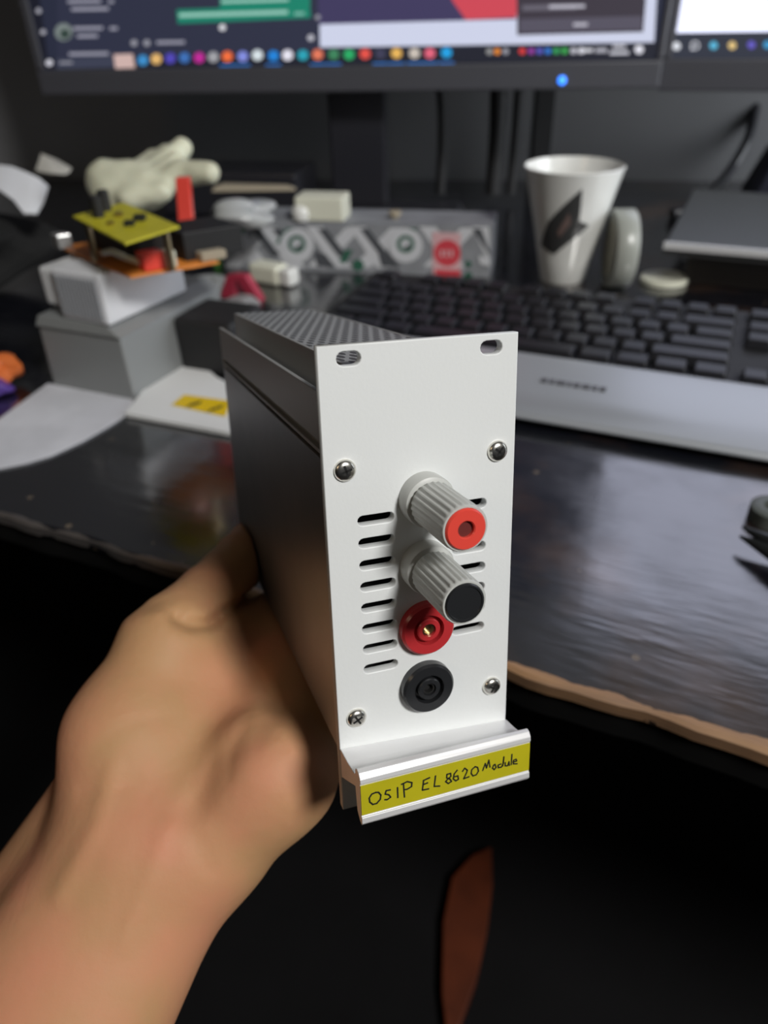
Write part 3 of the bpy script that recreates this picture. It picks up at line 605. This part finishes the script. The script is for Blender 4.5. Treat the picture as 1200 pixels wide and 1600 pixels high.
pq([(676, 362), (720, 364), (720, 431), (676, 428)], 5); pd(699, 395, 21, 4); pd(699, 395, 15, 4); pq([(680, 420), (720, 422), (720, 431), (680, 429)], 4)
for k in range(3): pq([(688 + k * 8, 390), (692 + k * 8, 390), (692 + k * 8, 401), (688 + k * 8, 401)], 5)
pd(732, 412, 5, 3); pd(732, 430, 6, 3); pq([(748, 398), (764, 404), (764, 415), (750, 412)], 2)
mb.build('carton_body', mc, car)
q = at(505, 345, bh); tag(MB().box(-.026, .026, -.016, .016, 0, .024).build('small_box', M_cream, bevel=.002, loc=(q.x, q.y + .012, DT + bh), rot=(0, 0, ba)), 'small cream box standing on top of the patterned carton', 'box')
q = at(472, 345, bh); tag(MB().lathe([(.009, 0), (.011, .004), (.0105, .012), (.006, .016)], 20).build('bottle_cap', M_ceramic, smooth=50, loc=(q.x, q.y + .004, DT + bh)), 'little white cap on the carton beside the cream box', 'cap')
q = at(618, 348, bh); tag(MB().lathe([(.004, 0), (.0045, .003), (.007, .004), (.006, .007), (.001, .008)], 16).build('push_button', M_kraft, smooth=50, loc=(q.x, q.y + .02, DT + bh)), 'tiny tan knob on the middle of the patterned carton', 'knob')

def crumple(name, loc, r, m, label, cat, seed, amp=.35, sub=3):
    bm = bmesh.new(); bmesh.ops.create_icosphere(bm, subdivisions=sub, radius=1); rs = random.Random(seed)
    ks = [(Vector((rs.uniform(-1, 1), rs.uniform(-1, 1), rs.uniform(-1, 1))) * 4.5, rs.uniform(0, 6)) for _ in range(6)]
    for v in bm.verts:
        d = 1 + amp * sum(math.sin(v.co.dot(k) + p) for k, p in ks) / 4; v.co = Vector((v.co.x * r[0], v.co.y * r[1], v.co.z * r[2])) * d
    zmin = min(v.co.z for v in bm.verts)
    for v in bm.verts: v.co.z -= zmin
    me = bpy.data.meshes.new(name); bm.to_mesh(me); bm.free(); me.materials.append(m)
    o = bpy.data.objects.new(name, me); COL.objects.link(o); o.location = loc; return tag(o, label, cat)
q = at(372, 362, bh); crumple('plastic_bag', (q.x, q.y + .01, DT + bh), (.034, .022, .013), mat('clear_film', (.42, .43, .43), .15, coat=.5), 'crumpled shiny clear bag on the left end of the carton', 'bag', 3, .6, 4)

# cream plug, red clip, grey ring, dark lumps in front of the carton
q = at(430, 442, 0); o = empty('cable_plug', (q.x, q.y, DT), ba - .35); tag(o, 'cream plastic plug lying in front of the patterned carton', 'plug')
MB().box(-.026, .012, -.011, .011, 0, .02).build('plug_body', M_cream, o, bevel=.004); MB().box(.012, .027, -.009, .009, .001, .018).build('plug_nose', M_ceramic, o, bevel=.003)
q = at(378, 465, 0); o = empty('spring_clip', (q.x, q.y, DT), -.4); tag(o, 'small red plastic clip beside the cream plug', 'clip')
M_clip = mat('crimson_plastic', (.36, .03, .06), .4)
MB().hexa([(-.022, -.006, 0), (-.008, -.006, 0), (-.004, .006, 0), (-.018, .006, 0)], [(-.012, -.005, .022), (.0, -.005, .024), (.0, .005, .024), (-.012, .005, .022)]).build('jaw', M_clip, o, bevel=.001)
MB().hexa([(.012, -.006, 0), (.026, -.006, 0), (.024, .006, 0), (.012, .006, 0)], [(-.004, -.005, .024), (.010, -.005, .024), (.010, .005, .024), (-.004, .005, .024)]).build('jaw', M_clip, o, bevel=.001)
q = at(325, 455, .0); o = MB().lathe([(.009, 0), (.021, 0), (.022, .005), (.021, .011), (.009, .011), (.008, .005), (.009, 0)], 32).build('washer_ring', mat('grey_rubber', (.33, .34, .34), .5), smooth=60, loc=(q.x, q.y, DT + .0)); tag(o, 'thick grey ring on the desk left of the red clip', 'ring')
q = at(370, 486, 0); crumple('foil_scrap', (q.x, q.y, DT), (.022, .014, .006), mat('dull_foil', (.35, .35, .35), .4, metal=.3), 'flat dull foil scrap in front of the red clip', 'scrap', 9, .5)
q = at(312, 500, 0); crumple('tan_scrap', (q.x, q.y, DT), (.014, .010, .007), M_kraft, 'small tan scrap behind the grey aluminium box', 'scrap', 12, .5)
q = at(325, 590, 0); tag(MB().box(-.030, .022, -.02, .03, 0, .045).build('power_adapter', M_blackmat, bevel=.004, loc=(q.x + .012, q.y + .02, DT), rot=(0, 0, -.4)), 'black power adapter block between grey box and module', 'adapter')
q = at(347, 412, 0); tag(MB().box(-.004, .004, -.004, .004, 0, .026).build('terminal_block', mat('green_plastic', (.16, .5, .10), .4), bevel=.001, loc=(q.x - .003, q.y - .008, DT)), 'bright green terminal piece at the left end of the carton', 'terminal')
# dark box with tan strap at the back
q = at(385, 345, 0); tag(MB().box(-.10, .10, -.03, .07, 0, .055).build('storage_case', M_blackgloss, bevel=.004, loc=(q.x - .02, q.y + .06, DT), rot=(0, 0, ba)), 'long black storage case behind the left half of the carton', 'case')
q = at(396, 296, .056); tag(MB().hexa([(-.05, -.012, 0), (.055, -.006, 0), (.05, .012, 0), (-.045, .014, 0)], [(-.045, -.010, .006), (.045, -.004, .004), (.04, .010, .004), (-.04, .012, .006)]).build('webbing_strap', M_kraft, bevel=.001, loc=(q.x, q.y, DT + .0555), rot=(0, 0, ba + .1)), 'tan strap lying on the long black storage case', 'strap')

# ------------------------------------------------------------ grey aluminium box, white vented box, boards, glove
g1, g2 = at(84, 603, 0), at(212, 627, 0); ga = rect_dir(g1, g2); gw = (g2 - g1).length
gb = empty('aluminium_box', g1, ga); tag(gb, 'plain grey aluminium box on the papers, under the white vented box', 'box')
GH = .056
MB().hexa([(0, 0, 0), (gw, 0, 0), (gw + .004, .125, 0), (0, .125, 0)], [(0, .002, GH - .008), (gw - .003, .002, GH - .008), (gw + .001, .123, GH - .008), (0, .123, GH - .008)]).build('box_body', M_grey, gb, bevel=.0015)
MB().hexa([(-.001, .0, GH - .0078), (gw - .001, .0, GH - .0078), (gw + .003, .125, GH - .0078), (-.001, .125, GH - .0078)], [(.001, .003, GH), (gw - .014, .003, GH), (gw - .010, .122, GH), (.001, .122, GH)]).build('lid', M_grey, gb, bevel=.001)
v1, v2 = at(98, 497, GH), at(172, 511, GH); va = rect_dir(v1, v2); vw = (v2 - v1).length; VH = .036
vb = empty('vented_box', (v1.x, v1.y, DT + GH + .0003), va); tag(vb, 'white plastic box with vertical ribs stacked on the grey box', 'box')
mb = MB(); mb.box(0, vw, 0, .085, 0, VH); mb.build('box_body', mat('white_abs', (.66, .67, .70), .45), vb, bevel=.002)
mb = MB()
for k in range(12): xx = .004 + k * (vw - .010) / 11; mb.box(xx, xx + (vw - .010) / 22, -.0012, 0.0, .004, VH - .004)
mb.build('rib_grille', mat('abs_rib_shade', (.30, .31, .33), .5), vb)  # darker copy of the white, gap shade painted into the rib colour
MB().box(-.018, -.0005, .004, .05, .006, VH - .002).build('side_cap', mat('white_cap', (.60, .61, .62), .45), vb, bevel=.003)
# orange board
BH = GH + VH + .0006
c1, c2, c3 = at(92, 388, BH), at(205, 436, BH), at(343, 412, BH); c4 = c1 + c3 - c2
def slab(name, L, t, m, parent=None, bevel=.0004): return MB().hexa(L, [p + Vector((0, 0, t)) for p in L]).build(name, m, parent, bevel=bevel)
def sub(parent, L): return [parent.matrix_world.inverted() @ p for p in L]
brd = empty('relay_board', c2); bpy.context.view_layer.update(); tag(brd, 'orange-brown circuit board carrying black parts, resting on the white box', 'circuit board')
rel = lambda L: [p - c2 for p in L]
slab('board', rel([c1, c2, c3, c4]), .0016, M_orange, brd)
bx = (c3 - c2).normalized(); by = (c1 - c2).normalized()
def on(a, b, h=.0018): return bx * a + by * b + Vector((0, 0, h))
def blk(name, a0, a1, b0_, b1_, h0, h1, m, par, bevel=.0008): return MB().hexa([on(a0, b0_, h0), on(a1, b0_, h0), on(a1, b1_, h0), on(a0, b1_, h0)], [on(a0, b0_, h1), on(a1, b0_, h1), on(a1, b1_, h1), on(a0, b1_, h1)]).build(name, m, par, bevel=bevel)
blk('relay', .017, .060, .035, .095, .0018, .021, M_blackmat, brd); blk('capacitor_block', .045, .088, .012, .05, .0018, .021, M_blackmat, brd)
blk('relay', .018, .03, .022, .034, .0018, .018, M_blackmat, brd)
blk('connector', .012, .026, .004, .014, .0018, .014, M_redorange, brd)['label'] = 'red connector housing'
blk('connector', .027, .034, .003, .013, .0018, .013, M_cream, brd)['label'] = 'cream connector housing'
blk('terminal', -.004, .006, .10, .111, .0018, .012, mat('bright_metal', (.5, .5, .5), .3, metal=.6), brd)
blk('terminal', .052, .07, .004, .012, .0018, .008, M_kraft, brd)
MB().tube([on(.004, .045, .008), on(.004, .03, .012), on(.008, .018, .009), on(.014, .012, .006)], .0022).build('jumper_wire', M_ceramic, brd, smooth=60)
YH = .031
y1, y2, y3 = at(114, 341, BH + YH), at(196, 384, BH + YH), at(281, 357, BH + YH); y4 = y1 + y3 - y2
yb = empty('yellow_board', y2); tag(yb, 'yellow circuit board stacked over the orange board under the glove', 'circuit board')
ry = lambda p: p - y2
slab('board', [ry(p) for p in (y1, y2, y3, y4)], .0016, M_ypcb, yb)
for t, u_ in ((.85, .12), (.85, .85), (.12, .85)):
    p = ry(y2.lerp(y3, t) + (y1 - y2) * u_); MB().lathe([(.0025, -YH + .0035), (.0025, 0)], 12).build('standoff', M_brass, yb, loc=p, smooth=40)
for t, u_, s_ in ((.45, .35, .003), (.25, .5, .002), (.7, .4, .0035), (.55, .65, .0025)):
    p = ry(y2.lerp(y3, t) + (y1 - y2) * u_); MB().box(-s_, s_, -s_, s_, .0016, .0016 + s_).build('chip', M_ink if s_ > .0028 else M_brass, yb, loc=p)
for t, u_ in ((.30, .78), (.55, .9)):
    p = ry(y2.lerp(y3, t) + (y1 - y2) * u_); MB().lathe([(.004, .0016), (.004, .014), (.003, .015)], 16).build('capacitor', M_blackmat, yb, loc=p, smooth=40)
q = at(257, 345, BH + .01); tag(MB().hexa([(-.006, -.004, -.010), (.006, -.004, -.010), (.006, .004, -.010), (-.006, .004, -.010)], [(-.002, -.004, .026), (.009, -.004, .026), (.009, .004, .026), (-.002, .004, .026)]).build('slide_switch', M_redorange, bevel=.001, loc=(q.x + .012, q.y + .02, DT + BH + .012)), 'red part standing upright behind the yellow board', 'switch')
# rubber glove
gz = .70
def gp(u, v, z=gz): return np.array(atz(u, v, z))
gl = [(gp(168, 285), gp(225, 285), .020, .019, .012), (gp(172, 300, .69), gp(230, 300, .69), .016, .016, .01), (gp(160, 268), gp(168, 318, .69), .008, .008, .006),
      (gp(163, 318, .69), gp(167, 334, .69), .006, .004, .004), (gp(225, 285), gp(285, 232, .72), .014, .010, .005), (gp(232, 275, .71), gp(262, 240, .73), .012, .009, .004),
      (gp(215, 270, .71), gp(240, 246, .73), .011, .008, .004), (gp(235, 298, .69), gp(285, 270, .69), .012, .011, .008), (gp(285, 270, .69), gp(327, 270, .68), .0115, .0098, .005),
      (gp(200, 310, .68), gp(255, 300, .68), .010, .009, .006), (gp(230, 285, .685), gp(276, 248, .70), .008, .007, .003)]
def glove_fn(P):
    d = None
    for a, b, ra, rb, k in gl:
        q = cone_d(P, a, b, ra, rb); d = q if d is None else smin(d, q, k)
    return d + .0005 * np.sin(P[:, 0] * 260 + P[:, 2] * 150) * np.sin(P[:, 2] * 210 + P[:, 1] * 90)
ap = np.array([p for c in gl for p in c[:2]])
tag(sdf_object('rubber_glove', glove_fn, ap.min(0) - .025, ap.max(0) + .025, .0028, M_latex, relax=2), 'crumpled cream rubber glove lying on the yellow circuit board', 'glove')

# ------------------------------------------------------------ papers
def sheet(name, pts, t, m, label, cat, h=0.0005):
    L = [at(u, v, h) for u, v in pts]; return tag(MB().hexa(L, [p + Vector((0, 0, t)) for p in L]).build(name, m), label, cat)
mp_ = mat('printed_paper', (.62, .63, .68), .7, var=.10, vscale=25)
sheet('paper_sheet', [(-60, 748), (0, 733), (40, 725), (80, 713), (130, 690), (165, 670), (200, 648), (210, 622), (75, 600), (0, 655), (-60, 700)], .0006, mp_, 'white printed paper sheet fanning out at the left desk edge', 'paper')
ws = empty('white_panel', at(200, 640, 0)); tag(ws, 'blank white panel with a yellow sticker, behind the held module', 'panel')
L = [at(u, v, .0012) - ws.location for u, v in ((197, 651), (366, 683), (380, 615), (340, 595), (300, 560), (225, 615))]
MB().hexa(L, [p + Vector((0, 0, .003)) for p in L]).build('panel_sheet', mat('white_card', (.70, .71, .71), .5), ws)
L = [at(u, v, .0044) - ws.location for u, v in ((268, 633), (352, 651), (360, 627), (288, 617))]
mb = MB().hexa(L, [p + Vector((0, 0, .0003)) for p in L])
for a, b in (((290, 634), (316, 626)), ((322, 642), (350, 632))):
    L = [at(a[0], a[1] + 3, .0048) - ws.location, at(b[0] - 4, b[1] + 5, .0048) - ws.location, at(b[0], b[1], .0048) - ws.location, at(a[0] + 8, a[1] - 3, .0048) - ws.location]
    mb.hexa(L, [p + Vector((0, 0, .0002)) for p in L], 1)
mb.build('sticker', [mat('yellow_sticker', (.72, .50, .01), .4), M_ink], ws)['label'] = 'yellow sticker with two dark marks'

# black cloth bag with white paper curls, orange packet
q = at(20, 470, 0); crumple('cloth_bag', (q.x - .085, q.y + .02, DT), (.115, .09, .042), mat('black_cloth', (.004, .004, .004), .9), 'black cloth bag slumped at the left edge of the desk', 'bag', 21, .25, 4)
def strip(name, rows, t, m, label, cat):        # a bent sheet from rows of point pairs, with real thickness
    mb = MB(); n = len(rows); top = [p for r in rows for p in r]; nr = (rows[0][1] - rows[0][0]).cross(rows[1][0] - rows[0][0]).normalized() * t
    V = top + [p + nr for p in top]; F = []
    for i in range(n - 1):
        a, b, c, d = 2 * i, 2 * i + 1, 2 * i + 3, 2 * i + 2; o = 2 * n
        F += [(a, b, c, d), (a + o, d + o, c + o, b + o), (a, d, d + o, a + o), (b, b + o, c + o, c)]
    F += [(0, 2 * n, 2 * n + 1, 1), (2 * n - 2, 2 * n - 1, 4 * n - 1, 4 * n - 2)]
    return tag(mb.add(V, F).build(name, m, smooth=50), label, cat)
strip('paper_curl', [(atz(-60, 262, .76), atz(-50, 300, .70)), (atz(-10, 258, .75), atz(0, 298, .69)), (atz(20, 262, .74), atz(22, 314, .69)), (atz(45, 272, .73), atz(38, 335, .69)), (atz(62, 280, .73), atz(58, 335, .69)), (atz(76, 292, .74), atz(68, 318, .71))], .0012, M_paper, 'wide curled white paper strip on top of the black bag', 'paper')
strip('paper_scrap', [(atz(57, 268, .82), atz(62, 269, .81)), (atz(66, 241, .84), atz(80, 272, .81)), (atz(90, 250, .84), atz(100, 273, .81)), (atz(112, 263, .83), atz(108, 270, .82))], .0012, M_kraft if 0 else mat('beige_paper', (.50, .48, .43), .7), 'small beige paper scrap behind the curled strip', 'paper')
q = at(22, 603, 0); crumple('snack_packet', (q.x - .006, q.y, DT), (.018, .012, .012), mat('orange_wrap', (.65, .16, .04), .3), 'crumpled orange packet at the left edge of the picture', 'packet', 31, .4)
q = at(4, 618, 0); crumple('purple_wrapper', (q.x - .004, q.y, DT), (.012, .010, .008), mat('purple_wrap', (.10, .05, .30), .35), 'small purple wrapper in front of the orange packet', 'wrapper', 33, .4)

# pliers at the right edge
q = at(1158, 826, .008); pl = empty('needle_pliers', (q.x, q.y, DT), 0); tag(pl, 'pointed dark pliers poking in from the right, tips apart', 'pliers')
def lq(u, v, h): return at(u, v, h) - Vector((q.x, q.y, DT))
M_steel = mat('dark_steel', (.06, .065, .065), .3, metal=.7)
MB().tube([lq(1160, 823, .010), lq(1178, 833, .010), lq(1215, 852, .010), lq(1260, 872, .010)], [.0008, .0022, .005, .007]).build('jaw', M_steel, pl, smooth=50)
MB().tube([lq(1156, 838, .007), lq(1178, 849, .007), lq(1215, 868, .0075), lq(1260, 884, .009)], [.0008, .0025, .005, .007]).build('jaw', M_steel, pl, smooth=50)
MB().lathe([(.010, 0), (.010, .016), (.006, .017)], 24).build('pivot', M_steel, pl, smooth=40, loc=lq(1262, 890, .0))
for du in (0, 22): MB().tube([lq(1262, 890, .008), lq(1330, 900 + du, .008), lq(1420, 930 + du * 2, .008)], [.006, .006, .007]).build('grip', M_red, pl, smooth=50)
q = at(1205, 812, 0); tag(MB().lathe([(.006, 0), (.0125, 0), (.0125, .008), (.010, .009), (.006, .009), (.006, .0001)], 24).build('cable_gland', mat('grey_green', (.09, .10, .09), .4), smooth=40, loc=(q.x, q.y, DT)), 'dark grey ring lying just above the pliers tips', 'ring')

# orange slat on the floor below the desk
def fl(u, v): return at(u, v, -DT + .02)
L = [fl(u, v) for u, v in ((700, 1640), (690, 1550), (692, 1440), (706, 1370), (738, 1335), (768, 1322), (770, 1380), (762, 1450), (745, 1530), (720, 1600))]
tag(MB().hexa([Vector((p.x, p.y, .0)) for p in L], L).build('curved_slat', mat('orange_wood', (.11, .022, .006), .5, var=.2, vscale=20), bevel=.002), 'curved orange wooden slat on the dark floor below the desk', 'slat')
